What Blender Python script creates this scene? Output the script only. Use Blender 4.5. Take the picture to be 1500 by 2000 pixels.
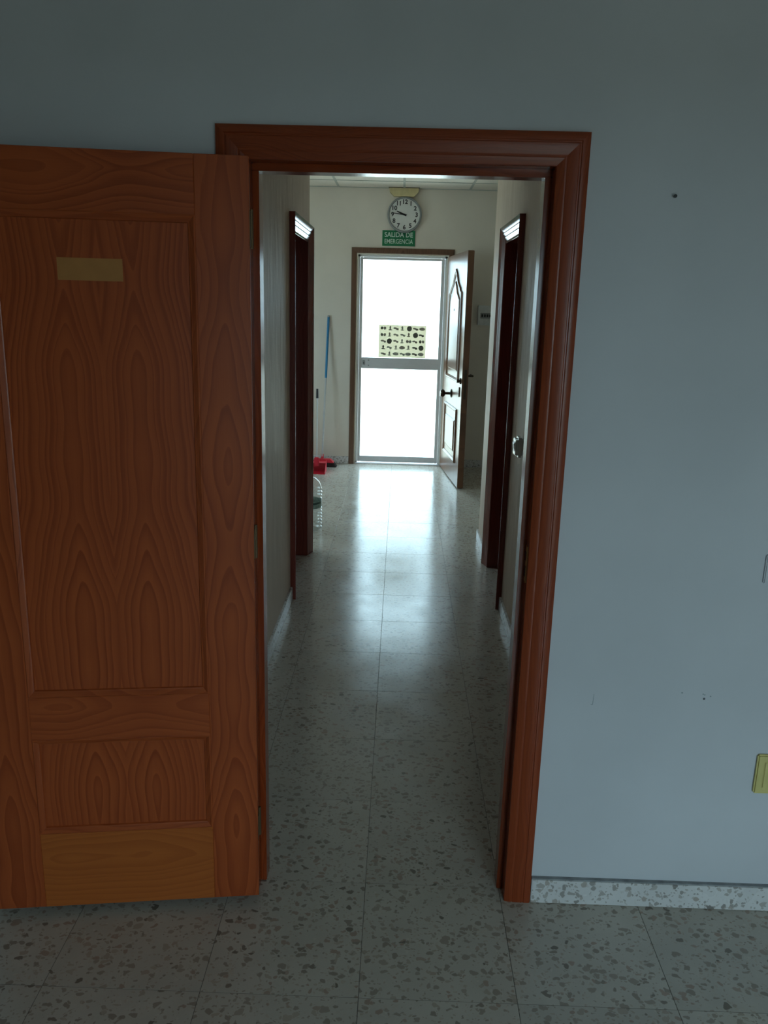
import bpy, bmesh, math, random
from mathutils import Vector, Matrix
random.seed(7)
for o in list(bpy.data.objects): bpy.data.objects.remove(o, do_unlink=True)
S = bpy.context.scene
C = S.collection

# ------------------------------------------------------------------ camera
cd = bpy.data.cameras.new('camera'); cam = bpy.data.objects.new('camera', cd); C.objects.link(cam)
R = ((0.99945247, 0.0298255, -0.01432447), (0.02121676, -0.24550821, 0.9691623), (0.02538897, -0.96893558, -0.24600659))
M4 = Matrix.Identity(4)
for i in range(3):
    M4[i][0] = R[i][0]; M4[i][1] = -R[i][1]; M4[i][2] = -R[i][2]
M4[0][3], M4[1][3], M4[2][3] = 0.0, -2.0797, 1.70
cam.matrix_world = M4
cd.sensor_fit = 'VERTICAL'; cd.sensor_height = 36.0; cd.lens = 1598.77 / 2000 * 36.0
cd.clip_start = 0.02; cd.clip_end = 500
S.camera = cam

# ------------------------------------------------------------------ world, light, exposure
W = bpy.data.worlds.new('overcast_sky'); S.world = W; W.use_nodes = True
bg = W.node_tree.nodes['Background']
bg.inputs['Color'].default_value = (0.63, 0.86, 1.0, 1); bg.inputs['Strength'].default_value = 1.0
S.view_settings.view_transform = 'Standard'; S.view_settings.look = 'None'
S.view_settings.gamma = 1.0; S.view_settings.use_curve_mapping = False
S.view_settings.exposure = 3.0

FW = 6.73                    # inner face of the wall with the exit
WIN = (0.7, 2.5, 0.25, 2.05) # window of the room, in the back wall
YB = -4.3                    # inner face of the back wall
def portal(name, loc, rot, sx, sy):
    l = bpy.data.lights.new(name, 'AREA'); l.shape = 'RECTANGLE'; l.size = sx; l.size_y = sy
    l.cycles.is_portal = True
    o = bpy.data.objects.new(name, l); o.location = loc; o.rotation_euler = rot; C.objects.link(o)
portal('exit_portal', (-0.01, FW + 0.15, 1.1), (math.radians(-90), 0, 0), 0.9, 2.2)
HWIN = (4.35, 5.55, 1.0, 2.15) # window of the hall, in its left side wall
portal('hall_window_portal', (-2.3 - 0.15, (HWIN[0] + HWIN[1]) / 2, (HWIN[2] + HWIN[3]) / 2), (math.radians(90), 0, math.radians(-90)), HWIN[1] - HWIN[0], HWIN[3] - HWIN[2])
portal('window_portal', ((WIN[0] + WIN[1]) / 2, YB - 0.15, (WIN[2] + WIN[3]) / 2), (math.radians(90), 0, 0), WIN[1] - WIN[0], WIN[3] - WIN[2])

# ------------------------------------------------------------------ materials
def new_mat(name):
    m = bpy.data.materials.new(name); m.use_nodes = True
    nt = m.node_tree; b = nt.nodes['Principled BSDF']
    return m, nt, b
def nd(nt, t, **kw):
    n = nt.nodes.new(t)
    for k, v in kw.items():
        if k in n.inputs: n.inputs[k].default_value = v
        else: setattr(n, k, v)
    return n
def ramp(nt, src, stops, interp='LINEAR'):
    r = nt.nodes.new('ShaderNodeValToRGB'); cr = r.color_ramp; cr.interpolation = interp
    while len(cr.elements) > 1: cr.elements.remove(cr.elements[-1])
    cr.elements[0].position = stops[0][0]; cr.elements[0].color = stops[0][1]
    for p, c in stops[1:]:
        e = cr.elements.new(p); e.color = c
    nt.links.new(src, r.inputs['Fac']); return r
def g(v): return (v, v, v, 1)
def c4(c): return (c[0], c[1], c[2], 1)
def mix(nt, fac, a, b, mode='MIX'):
    m = nt.nodes.new('ShaderNodeMix'); m.data_type = 'RGBA'; m.blend_type = mode
    for i, v in ((0, fac), (6, a), (7, b)):
        if hasattr(v, 'links'): nt.links.new(v, m.inputs[i])
        elif v is not None: m.inputs[i].default_value = v
    return m.outputs[2]
def math_(nt, op, a, b=None, c=None):
    m = nt.nodes.new('ShaderNodeMath'); m.operation = op
    for i, v in enumerate((a, b, c)):
        if v is None: continue
        if hasattr(v, 'links'): nt.links.new(v, m.inputs[i])
        else: m.inputs[i].default_value = v
    return m.outputs[0]

def plain(name, col, rough=0.5, metal=0.0, spec=0.5, noise=0.06, scale=30, bump=0.0):
    m, nt, b = new_mat(name)
    tc = nd(nt, 'ShaderNodeTexCoord')
    n = nd(nt, 'ShaderNodeTexNoise', Scale=scale, Detail=4.0); nt.links.new(tc.outputs['Object'], n.inputs['Vector'])
    lo = [max(0, x * (1 - noise)) for x in col]; hi = [min(1, x * (1 + noise)) for x in col]
    r = ramp(nt, n.outputs['Fac'], [(0.3, c4(lo)), (0.7, c4(hi))])
    nt.links.new(r.outputs[0], b.inputs['Base Color'])
    b.inputs['Roughness'].default_value = rough; b.inputs['Metallic'].default_value = metal
    b.inputs['Specular IOR Level'].default_value = spec
    if bump:
        bp = nd(nt, 'ShaderNodeBump', Strength=bump, Distance=0.004); nt.links.new(n.outputs['Fac'], bp.inputs['Height'])
        nt.links.new(bp.outputs[0], b.inputs['Normal'])
    return m

def wall_mat(name, col, rough, vert=0.0, bump=0.15, spec=0.5):
    m, nt, b = new_mat(name)
    geo = nd(nt, 'ShaderNodeNewGeometry')
    mp = nd(nt, 'ShaderNodeMapping'); nt.links.new(geo.outputs['Position'], mp.inputs['Vector'])
    mp.inputs['Scale'].default_value = (1, 1, 0.28 if vert else 1)
    n1 = nd(nt, 'ShaderNodeTexNoise', Scale=2.2, Detail=5.0); nt.links.new(mp.outputs[0], n1.inputs['Vector'])
    n2 = nd(nt, 'ShaderNodeTexNoise', Scale=130.0, Detail=3.0); nt.links.new(geo.outputs['Position'], n2.inputs['Vector'])
    n3 = nd(nt, 'ShaderNodeTexNoise', Scale=9.0, Detail=3.0); nt.links.new(mp.outputs[0], n3.inputs['Vector'])
    r = ramp(nt, n1.outputs['Fac'], [(0.35, c4([x * 0.95 for x in col])), (0.65, c4([min(1, x * 1.03) for x in col]))])
    nt.links.new(r.outputs[0], b.inputs['Base Color'])
    h = math_(nt, 'ADD', math_(nt, 'MULTIPLY', n2.outputs['Fac'], 0.25), math_(nt, 'MULTIPLY', n3.outputs['Fac'], 1.0 + 3 * vert))
    bp = nd(nt, 'ShaderNodeBump', Strength=bump, Distance=0.006); nt.links.new(h, bp.inputs['Height'])
    nt.links.new(bp.outputs[0], b.inputs['Normal'])
    b.inputs['Roughness'].default_value = rough; b.inputs['Specular IOR Level'].default_value = spec
    return m

def terrazzo(name, base, chip, red, rough=0.2, scale=42.0, per_object=True, spec=0.5):
    m, nt, b = new_mat(name)
    geo = nd(nt, 'ShaderNodeNewGeometry'); oi = nd(nt, 'ShaderNodeObjectInfo')
    v = nt.nodes.new('ShaderNodeVectorMath'); v.operation = 'ADD'
    nt.links.new(geo.outputs['Position'], v.inputs[0])
    if per_object: nt.links.new(math_(nt, 'MULTIPLY', oi.outputs['Random'], 37.0), v.inputs[1])
    nz = nd(nt, 'ShaderNodeTexNoise', Scale=38.0, Detail=2.0); nt.links.new(v.outputs[0], nz.inputs['Vector'])
    dv = nt.nodes.new('ShaderNodeVectorMath'); dv.operation = 'SCALE'; nt.links.new(nz.outputs['Color'], dv.inputs[0]); dv.inputs['Scale'].default_value = 0.030
    av = nt.nodes.new('ShaderNodeVectorMath'); av.operation = 'ADD'; nt.links.new(v.outputs[0], av.inputs[0]); nt.links.new(dv.outputs[0], av.inputs[1])
    def layer(sc, lo, hi, frac):
        mp = nd(nt, 'ShaderNodeMapping'); mp.inputs['Scale'].default_value = (1.0, 1.25, 1.0); nt.links.new(av.outputs[0], mp.inputs['Vector'])
        vo = nd(nt, 'ShaderNodeTexVoronoi', Scale=sc); nt.links.new(mp.outputs[0], vo.inputs['Vector'])
        sp = nd(nt, 'ShaderNodeSeparateColor'); nt.links.new(vo.outputs['Color'], sp.inputs[0])
        thr = math_(nt, 'MULTIPLY_ADD', sp.outputs[0], hi - lo, lo)
        sm = nd(nt, 'ShaderNodeMapRange'); sm.interpolation_type = 'SMOOTHSTEP'; sm.inputs['From Min'].default_value = 0.04; sm.inputs['From Max'].default_value = -0.06
        nt.links.new(math_(nt, 'SUBTRACT', vo.outputs['Distance'], thr), sm.inputs['Value']); inside = sm.outputs[0]
        keep = math_(nt, 'LESS_THAN', sp.outputs[1], frac)
        return math_(nt, 'MULTIPLY', inside, keep), sp.outputs[2]
    big, t1 = layer(scale, 0.22, 0.52, 0.72)
    small, t2 = layer(scale * 2.1, 0.2, 0.5, 0.7)
    bn = nd(nt, 'ShaderNodeTexNoise', Scale=9.0, Detail=4.0); nt.links.new(v.outputs[0], bn.inputs['Vector'])
    bc = ramp(nt, bn.outputs['Fac'], [(0.3, c4([x * 0.93 for x in base])), (0.7, c4([x * 1.05 for x in base]))])
    cc = ramp(nt, t1, [(0.0, c4([x * 0.55 for x in chip])), (0.12, c4([x * 0.85 for x in chip])), (0.45, c4(chip)), (0.7, c4([x * 1.25 for x in chip])), (0.9, c4(red))])
    cs = ramp(nt, t2, [(0.0, c4([x * 0.9 for x in chip])), (0.6, c4([x * 1.35 for x in chip])), (1.0, c4([x * 1.06 for x in base]))])
    col = mix(nt, small, bc.outputs[0], cs.outputs[0]); col = mix(nt, big, col, cc.outputs[0])
    if per_object:
        tone = math_(nt, 'MULTIPLY_ADD', oi.outputs['Random'], 0.10, 0.95)
        tv = nd(nt, 'ShaderNodeCombineColor')
        for i in range(3): nt.links.new(tone, tv.inputs[i])
        col = mix(nt, 1.0, col, tv.outputs[0], 'MULTIPLY')
    nt.links.new(col, b.inputs['Base Color'])
    rn = nd(nt, 'ShaderNodeTexNoise', Scale=5.0, Detail=5.0); nt.links.new(geo.outputs['Position'], rn.inputs['Vector'])
    rr = nd(nt, 'ShaderNodeMapRange'); rr.inputs['From Min'].default_value = 0.3; rr.inputs['From Max'].default_value = 0.7
    rr.inputs['To Min'].default_value = rough * 0.8; rr.inputs['To Max'].default_value = rough * 1.25
    nt.links.new(rn.outputs['Fac'], rr.inputs['Value']); nt.links.new(rr.outputs[0], b.inputs['Roughness'])
    b.inputs['Specular IOR Level'].default_value = spec
    return m

def wood(name, light, dark, axis='z', center=0.0, half=0.0, y0=0.03, slope=0.06, freq=70.0, rough=0.3, contrast=1.0, off=0.0, spec=0.5, wob=0.03):
    """growth rings of a trunk cut by the board: cathedral arches in the middle, straight lines beside"""
    m, nt, b = new_mat(name)
    tc = nd(nt, 'ShaderNodeTexCoord'); s = nd(nt, 'ShaderNodeSeparateXYZ'); nt.links.new(tc.outputs['Object'], s.inputs[0])
    if axis == 'z': across, along, deep = s.outputs[0], s.outputs[2], s.outputs[1]
    elif axis == 'x': across, along, deep = s.outputs[2], s.outputs[0], s.outputs[1]
    else: across, along, deep = s.outputs[2], s.outputs[1], s.outputs[0]
    a = math_(nt, 'SUBTRACT', across, center)
    if half: a = math_(nt, 'SUBTRACT', math_(nt, 'ABSOLUTE', a), half)        # book-matched veneer
    cv = nd(nt, 'ShaderNodeCombineXYZ'); nt.links.new(math_(nt, 'MULTIPLY', a, 9.0), cv.inputs[0]); nt.links.new(math_(nt, 'MULTIPLY_ADD', along, 1.5, off), cv.inputs[1]); nt.links.new(deep, cv.inputs[2])
    nz = nd(nt, 'ShaderNodeTexNoise', Scale=1.0, Detail=3.0); nt.links.new(cv.outputs[0], nz.inputs['Vector'])
    cv2 = nd(nt, 'ShaderNodeCombineXYZ'); nt.links.new(math_(nt, 'MULTIPLY', a, 2.0), cv2.inputs[0]); nt.links.new(math_(nt, 'MULTIPLY_ADD', along, 2.6, off + 3.3), cv2.inputs[1])
    nz2 = nd(nt, 'ShaderNodeTexNoise', Scale=1.0, Detail=1.0); nt.links.new(cv2.outputs[0], nz2.inputs['Vector'])
    warp = math_(nt, 'MULTIPLY', math_(nt, 'SUBTRACT', nz.outputs['Fac'], 0.5), wob)
    warp2 = math_(nt, 'MULTIPLY', math_(nt, 'SUBTRACT', nz2.outputs['Fac'], 0.5), 0.12)
    rad = math_(nt, 'SQRT', math_(nt, 'ADD', math_(nt, 'MULTIPLY', a, a), y0 * y0))
    d = math_(nt, 'ADD', rad, math_(nt, 'ADD', warp, math_(nt, 'MULTIPLY_ADD', along, slope, warp2)))
    nz4 = nd(nt, 'ShaderNodeTexNoise', Scale=freq * 0.42, Detail=2.0); nz4.noise_dimensions = '1D'; nt.links.new(d, nz4.inputs['W'])
    ph = math_(nt, 'FRACT', math_(nt, 'MULTIPLY_ADD', nz4.outputs['Fac'], 2.6, math_(nt, 'MULTIPLY', d, freq)))
    nz5 = nd(nt, 'ShaderNodeTexNoise', Scale=freq * 0.3, Detail=1.0); nz5.noise_dimensions = '1D'; nt.links.new(d, nz5.inputs['W'])
    ringc = ramp(nt, ph, [(0.0, g(0.0)), (0.55, g(0.45)), (0.85, g(1.0)), (0.97, g(0.8)), (1.0, g(0.0))])
    # fine pores along the grain
    cv3 = nd(nt, 'ShaderNodeCombineXYZ'); nt.links.new(math_(nt, 'MULTIPLY', a, 420.0), cv3.inputs[0]); nt.links.new(math_(nt, 'MULTIPLY', along, 9.0), cv3.inputs[1]); nt.links.new(math_(nt, 'MULTIPLY', deep, 420.0), cv3.inputs[2])
    nz3 = nd(nt, 'ShaderNodeTexNoise', Scale=1.0, Detail=2.0); nt.links.new(cv3.outputs[0], nz3.inputs['Vector'])
    f = math_(nt, 'ADD', math_(nt, 'MULTIPLY', math_(nt, 'MULTIPLY', ringc.outputs[0], math_(nt, 'MULTIPLY_ADD', nz5.outputs['Fac'], 1.2, 0.15)), 0.72 * contrast), math_(nt, 'MULTIPLY', nz3.outputs['Fac'], 0.3))
    f = math_(nt, 'ADD', f, math_(nt, 'MULTIPLY', nz2.outputs['Fac'], 0.25))
    col = ramp(nt, f, [(0.15, c4(light)), (0.95, c4(dark))])
    nt.links.new(col.outputs[0], b.inputs['Base Color'])
    b.inputs['Roughness'].default_value = rough; b.inputs['Specular IOR Level'].default_value = spec
    bp = nd(nt, 'ShaderNodeBump', Strength=0.06, Distance=0.001); nt.links.new(f, bp.inputs['Height']); nt.links.new(bp.outputs[0], b.inputs['Normal'])
    return m

def pane_mat(name, tint=(0.93, 0.96, 0.95), rough=0.02, ior=1.45):
    m = bpy.data.materials.new(name); m.use_nodes = True; nt = m.node_tree; nt.nodes.clear()
    out = nd(nt, 'ShaderNodeOutputMaterial'); tr = nd(nt, 'ShaderNodeBsdfTransparent'); gl = nd(nt, 'ShaderNodeBsdfGlossy')
    nz = nd(nt, 'ShaderNodeTexNoise', Scale=3.0); r = ramp(nt, nz.outputs['Fac'], [(0.3, c4([x * 0.97 for x in tint])), (0.7, c4(tint))])
    nt.links.new(r.outputs[0], tr.inputs[0]); gl.inputs['Roughness'].default_value = rough
    geo = nd(nt, 'ShaderNodeNewGeometry'); dt = nt.nodes.new('ShaderNodeVectorMath'); dt.operation = 'DOT_PRODUCT'
    nt.links.new(geo.outputs['Incoming'], dt.inputs[0]); nt.links.new(geo.outputs['Normal'], dt.inputs[1])
    f0 = ((ior - 1) / (ior + 1)) ** 2
    pw = math_(nt, 'POWER', math_(nt, 'SUBTRACT', 1.0, math_(nt, 'ABSOLUTE', dt.outputs['Value'])), 5.0)
    frv = math_(nt, 'MULTIPLY_ADD', pw, 1 - f0, f0)
    mx = nd(nt, 'ShaderNodeMixShader'); nt.links.new(frv, mx.inputs[0]); nt.links.new(tr.outputs[0], mx.inputs[1]); nt.links.new(gl.outputs[0], mx.inputs[2])
    nt.links.new(mx.outputs[0], out.inputs[0]); return m

def paper_mat(name, col, trans=0.1):
    m = bpy.data.materials.new(name); m.use_nodes = True; nt = m.node_tree; nt.nodes.clear()
    out = nd(nt, 'ShaderNodeOutputMaterial'); df = nd(nt, 'ShaderNodeBsdfDiffuse'); tl = nd(nt, 'ShaderNodeBsdfTranslucent')
    nz = nd(nt, 'ShaderNodeTexNoise', Scale=12.0); r = ramp(nt, nz.outputs['Fac'], [(0.3, c4([x * 0.94 for x in col])), (0.7, c4(col))])
    nt.links.new(r.outputs[0], df.inputs[0]); nt.links.new(r.outputs[0], tl.inputs[0])
    mx = nd(nt, 'ShaderNodeMixShader'); mx.inputs[0].default_value = trans
    nt.links.new(df.outputs[0], mx.inputs[1]); nt.links.new(tl.outputs[0], mx.inputs[2]); nt.links.new(mx.outputs[0], out.inputs[0]); return m

LT, DK = (0.49, 0.102, 0.025), (0.29, 0.048, 0.011)
RLT, RDK = (0.32, 0.058, 0.014), (0.21, 0.032, 0.008)
M = dict(
    room_wall=wall_mat('room_wall_paint', (0.685, 0.695, 0.735), 0.6, bump=0.05, spec=0.3),
    room_side=wall_mat('room_side_paint', (0.62, 0.58, 0.50), 0.6, bump=0.05, spec=0.3),
    hall_wall=wall_mat('hall_wall_paint', (0.84, 0.765, 0.675), 0.5, bump=0.06, spec=0.4),
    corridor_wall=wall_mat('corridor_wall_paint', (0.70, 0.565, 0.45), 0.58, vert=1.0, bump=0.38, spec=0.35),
    white_ceiling=plain('ceiling_plaster', (0.72, 0.70, 0.66), 0.8),
    panel=plain('ceiling_panel_mineral', (0.88, 0.82, 0.73), 0.85, noise=0.04, scale=60, bump=0.1),
    tbar=plain('ceiling_bar_paint', (0.50, 0.51, 0.46), 0.5),
    tile=terrazzo('terrazzo_floor', (0.565, 0.525, 0.465), (0.385, 0.33, 0.275), (0.42, 0.32, 0.26), 0.19, 42, True),
    skirt=terrazzo('terrazzo_skirting', (0.78, 0.76, 0.76), (0.42, 0.39, 0.37), (0.48, 0.42, 0.38), 0.3, 46, False),
    grout=plain('floor_grout', (0.16, 0.145, 0.125), 0.8),
    lining=wood('varnished_frame_upright', RLT, RDK, 'z', 0.0, 0, 0.05, 0.02, 60, 0.20, 0.8, wob=0.02),
    lining_h=wood('varnished_frame_head', RLT, RDK, 'x', 2.05, 0, 0.05, 0.03, 60, 0.20, 0.8, wob=0.02),
    case_v=wood('varnished_casing_upright', RLT, RDK, 'z', 0.10, 0, 0.05, 0.010, 130, 0.32, 0.8, wob=0.03),
    case_h=wood('varnished_casing_head', RLT, RDK, 'x', 1.85, 0, 0.04, 0.012, 130, 0.32, 0.8, wob=0.03),
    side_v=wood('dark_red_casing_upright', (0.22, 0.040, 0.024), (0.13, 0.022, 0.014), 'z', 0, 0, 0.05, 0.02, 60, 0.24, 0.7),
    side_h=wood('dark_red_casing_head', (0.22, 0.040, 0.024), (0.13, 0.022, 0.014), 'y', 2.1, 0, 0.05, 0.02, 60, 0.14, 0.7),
    leaf_panel=wood('bookmatched_panel', LT, DK, 'z', -0.355, 0.082, 0.012, 0.075, 62, 0.33, 1.0, wob=0.025),
    leaf_panel2=wood('bookmatched_lower_panel', LT, DK, 'z', -0.355, 0.082, 0.012, 0.16, 62, 0.33, 1.0, 4.0, wob=0.03),
    leaf_stile=wood('leaf_stile_veneer', LT, DK, 'z', -0.06, 0, 0.016, 0.05, 55, 0.33, 0.9, 1.7, wob=0.05),
    leaf_stile2=wood('leaf_lock_stile_veneer', LT, DK, 'z', -0.66, 0, 0.016, 0.06, 55, 0.33, 0.9, 7.7, wob=0.05),
    leaf_rail=wood('leaf_top_rail_veneer', LT, DK, 'x', 1.96, 0, 0.012, 0.09, 60, 0.33, 0.9, 2.2, wob=0.05),
    leaf_rail2=wood('leaf_middle_rail_veneer', LT, DK, 'x', 0.62, 0, 0.03, 0.05, 60, 0.33, 0.7, 5.2, wob=0.04),
    leaf_rail3=wood('leaf_bottom_rail_veneer', (0.53, 0.140, 0.027), (0.38, 0.085, 0.015), 'x', 0.16, 0, 0.03, 0.03, 60, 0.33, 0.7, 9.2, wob=0.04),
    tape=plain('faded_tape_patch', (0.47, 0.20, 0.05), 0.5),
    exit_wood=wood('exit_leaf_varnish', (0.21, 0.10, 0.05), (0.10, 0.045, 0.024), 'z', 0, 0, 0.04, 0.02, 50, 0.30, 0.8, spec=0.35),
    exit_case=wood('exit_casing_wood', (0.21, 0.11, 0.065), (0.11, 0.055, 0.035), 'z', 0, 0, 0.04, 0.02, 50, 0.35, 0.8),
    alu=plain('white_lacquered_aluminium', (0.72, 0.72, 0.74), 0.35, noise=0.02),
    reveal=plain('cream_reveal', (0.80, 0.76, 0.66), 0.5),
    pane=pane_mat('clear_pane'),
    black=plain('black_plastic', (0.02, 0.02, 0.022), 0.4),
    bronze=plain('dark_bronze', (0.06, 0.045, 0.03), 0.3, 0.8),
    brass=plain('worn_brass', (0.62, 0.42, 0.16), 0.3, 1.0),
    hinge_metal=plain('tarnished_hinge', (0.16, 0.10, 0.05), 0.45, 0.6),
    steel=plain('steel', (0.55, 0.55, 0.54), 0.35, 1.0),
    clockface=plain('clock_face', (0.80, 0.80, 0.77), 0.5, noise=0.02),
    clockrim=plain('clock_rim_grey', (0.30, 0.31, 0.31), 0.4),
    green=plain('sign_green', (0.01, 0.21, 0.085), 0.4),
    signwhite=plain('sign_lettering', (0.70, 0.85, 0.75), 0.5),
    cream=plain('yellowed_plastic', (0.74, 0.60, 0.24), 0.4),
    lampcream=plain('yellowed_lamp_housing', (0.78, 0.66, 0.36), 0.45),
    ivory=plain('ivory_plastic', (0.72, 0.62, 0.24), 0.4),
    white=plain('white_plastic', (0.80, 0.81, 0.80), 0.25),
    grey=plain('grey_plastic', (0.35, 0.36, 0.36), 0.4),
    paper=paper_mat('poster_paper', (0.92, 0.87, 0.74), 0.34),
    ink=paper_mat('poster_ink_dark', (0.20, 0.195, 0.165), 0.30),
    ink2=paper_mat('poster_ink_mid', (0.42, 0.39, 0.34), 0.30),
    ink3=paper_mat('poster_ink_pale', (0.50, 0.51, 0.46), 0.30),
    red=plain('red_plastic', (0.72, 0.02, 0.05), 0.35),
    blue=plain('blue_handle', (0.02, 0.22, 0.46), 0.4),
    stick=plain('white_stick', (0.62, 0.63, 0.64), 0.4),
    bristle=plain('black_bristles', (0.03, 0.022, 0.02), 0.8),
    pet=pane_mat('clear_bottle_plastic', (0.93, 0.95, 0.95), 0.07, 1.75),
    label=plain('bottle_label', (0.26, 0.36, 0.32), 0.4, noise=0.4, scale=60),
    labeldark=plain('bottle_label_print', (0.03, 0.07, 0.06), 0.4),
    pave=plain('pale_concrete', (0.86, 0.77, 0.65), 0.8),
    yard=plain('yard_ground', (0.20, 0.17, 0.13), 0.9),
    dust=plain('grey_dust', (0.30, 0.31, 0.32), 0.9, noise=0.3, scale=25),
    mark=plain('wall_mark', (0.10, 0.11, 0.12), 0.8),
    mark2=plain('wall_pencil_mark', (0.34, 0.39, 0.42), 0.8),
)

# ------------------------------------------------------------------ mesh helpers
class MB:
    def __init__(s): s.bm = bmesh.new()
    def box(s, lo, hi, bev=0.0, mi=0):
        b = bmesh.new(); bmesh.ops.create_cube(b, size=1.0)
        for v in b.verts:
            v.co = Vector([(lo[i] + hi[i]) / 2 + v.co[i] * (hi[i] - lo[i]) for i in range(3)])
        if bev: bmesh.ops.bevel(b, geom=b.edges[:], offset=bev, segments=1 if bev < 0.002 else 2, affect='EDGES', clamp_overlap=True)
        s.merge(b, mi); return s
    def merge(s, b, mi=0):
        vm = {v: s.bm.verts.new(v.co) for v in b.verts}
        for f in b.faces:
            try:
                nf = s.bm.faces.new([vm[v] for v in f.verts]); nf.material_index = mi; nf.smooth = f.smooth
            except ValueError: pass
        b.free()
    def poly(s, verts, faces, mi=0, smooth=False):
        vs = [s.bm.verts.new(v) for v in verts]
        for f in faces:
            nf = s.bm.faces.new([vs[i] for i in f]); nf.material_index = mi; nf.smooth = smooth
        return s
    def prism(s, pts, vec, mi=0):
        """closed polygon (3D points) extruded by vec"""
        n = len(pts); vec = Vector(vec); P = [Vector(p) for p in pts]
        vs = P + [p + vec for p in P]
        fs = [tuple(range(n))[::-1], tuple(range(n, 2 * n))] + [(i, (i + 1) % n, n + (i + 1) % n, n + i) for i in range(n)]
        s.poly(vs, fs, mi); return s
    def lathe(s, prof, mat=None, seg=32, mi=0, smooth=True):
        """profile [(r, h)] turned about local z, then moved by matrix"""
        mat = mat or Matrix.Identity(4); n = len(prof); vs = []
        for i in range(seg):
            a = 2 * math.pi * i / seg
            for r, h in prof: vs.append(mat @ Vector((max(r, 1e-5) * math.cos(a), max(r, 1e-5) * math.sin(a), h)))
        fs = []
        for i in range(seg):
            j = (i + 1) % seg
            for k in range(n - 1): fs.append((i * n + k, j * n + k, j * n + k + 1, i * n + k + 1))
        s.poly(vs, fs, mi, smooth); return s
    def tube(s, p0, p1, r0, r1=None, seg=14, mi=0):
        p0, p1 = Vector(p0), Vector(p1); d = p1 - p0; L = d.length
        q = d.to_track_quat('Z', 'Y').to_matrix().to_4x4(); q.translation = p0
        r1 = r0 if r1 is None else r1
        return s.lathe([(0, 0), (r0, 0), (r1, L), (0, L)], q, seg, mi)
    def build(s, name, mats, parent=None):
        bmesh.ops.remove_doubles(s.bm, verts=s.bm.verts, dist=1e-6)
        bmesh.ops.recalc_face_normals(s.bm, faces=s.bm.faces)
        me = bpy.data.meshes.new(name); s.bm.to_mesh(me); s.bm.free()
        for m in (mats if isinstance(mats, (list, tuple)) else [mats]): me.materials.append(M[m] if isinstance(m, str) else m)
        try: me.set_sharp_from_angle(angle=math.radians(35))
        except Exception: pass
        o = bpy.data.objects.new(name, me); C.objects.link(o)
        if parent: o.parent = parent
        return o
def tag(o, label=None, cat=None, group=None, kind=None):
    if label: o['label'] = label
    if cat: o['category'] = cat
    if group: o['group'] = group
    if kind: o['kind'] = kind
    return o
def empty(name, loc=(0, 0, 0), rz=0.0):
    o = bpy.data.objects.new(name, None); C.objects.link(o); o.location = loc; o.rotation_euler = (0, 0, rz); o.empty_display_size = 0.05
    return o
def struct(o, label, cat): return tag(o, label, cat, kind='structure')
def text_part(name, body, size, mat, parent, loc, thick=0.001, sx=1.0, bold=0.0, align='CENTER'):
    """lettering standing in the xz plane, readable from -y"""
    cu = bpy.data.curves.new(name, 'FONT'); cu.body = body; cu.size = size; cu.align_x = align; cu.align_y = 'CENTER'; cu.extrude = thick; cu.offset = bold; cu.resolution_u = 3
    t = bpy.data.objects.new(name + '_tmp', cu); C.objects.link(t)
    bpy.context.view_layer.update()
    me = bpy.data.meshes.new_from_object(t.evaluated_get(bpy.context.evaluated_depsgraph_get()))
    bpy.data.objects.remove(t, do_unlink=True); bpy.data.curves.remove(cu)
    me.name = name
    for v in me.vertices:
        x, y, z = v.co; v.co = (x * sx, -z, y)
    me.materials.clear(); me.materials.append(M[mat])
    o = bpy.data.objects.new(name, me); C.objects.link(o); o.parent = parent; o.location = loc
    return o
ROTX = Matrix.Rotation(math.radians(90), 4, 'X')     # local z -> -y
def facing(x, y, z): return Matrix.Translation((x, y, z)) @ ROTX

# ------------------------------------------------------------------ the setting: shells
XL, XR = -2.6, 3.0           # room
HX0, HX1 = -2.3, 2.3         # hall
CL, CR = -0.605, 0.625       # corridor side faces
CLE, CRE = 3.43, 3.85        # where the corridor walls end
ZC, ZR = 2.845, 2.95
WT = 0.10                    # thickness of the wall with the near doorway
OL, OR_, OT = -0.392, 0.3725, 2.042

b = MB(); b.box((XL - .2, 0, -0.05), (OL, WT, ZR + .1)); b.box((OR_, 0, -0.05), (XR + .2, WT, ZR + .1)); b.box((OL, 0, OT), (OR_, WT, ZR + .1))
wall_front = struct(b.build('wall_front', 'room_wall'), 'pale blue-grey painted wall around the near wooden doorway', 'wall')
struct(MB().box((XL - .2, YB - .2, -.05), (XL, 0, ZR + .1)).build('wall_left', 'room_side'), 'painted side wall of the near room, out of the picture to the left', 'wall')
struct(MB().box((XR, YB - .2, -.05), (XR + .2, 0, ZR + .1)).build('wall_right', 'room_side'), 'painted side wall of the near room, out of the picture to the right', 'wall')
b = MB(); b.box((XL, YB - .2, -.05), (WIN[0], YB, ZR + .1)); b.box((WIN[1], YB - .2, -.05), (XR, YB, ZR + .1))
b.box((WIN[0], YB - .2, -.05), (WIN[1], YB, WIN[2])); b.box((WIN[0], YB - .2, WIN[3]), (WIN[1], YB, ZR + .1))
struct(b.build('wall_back', 'room_side'), 'painted window wall of the near room behind the viewer', 'wall')
struct(MB().box((XL, YB, ZR), (XR, 0, ZR + .1)).build('ceiling_room', 'white_ceiling'), 'plain white plaster ceiling of the near room', 'ceiling')

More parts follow.
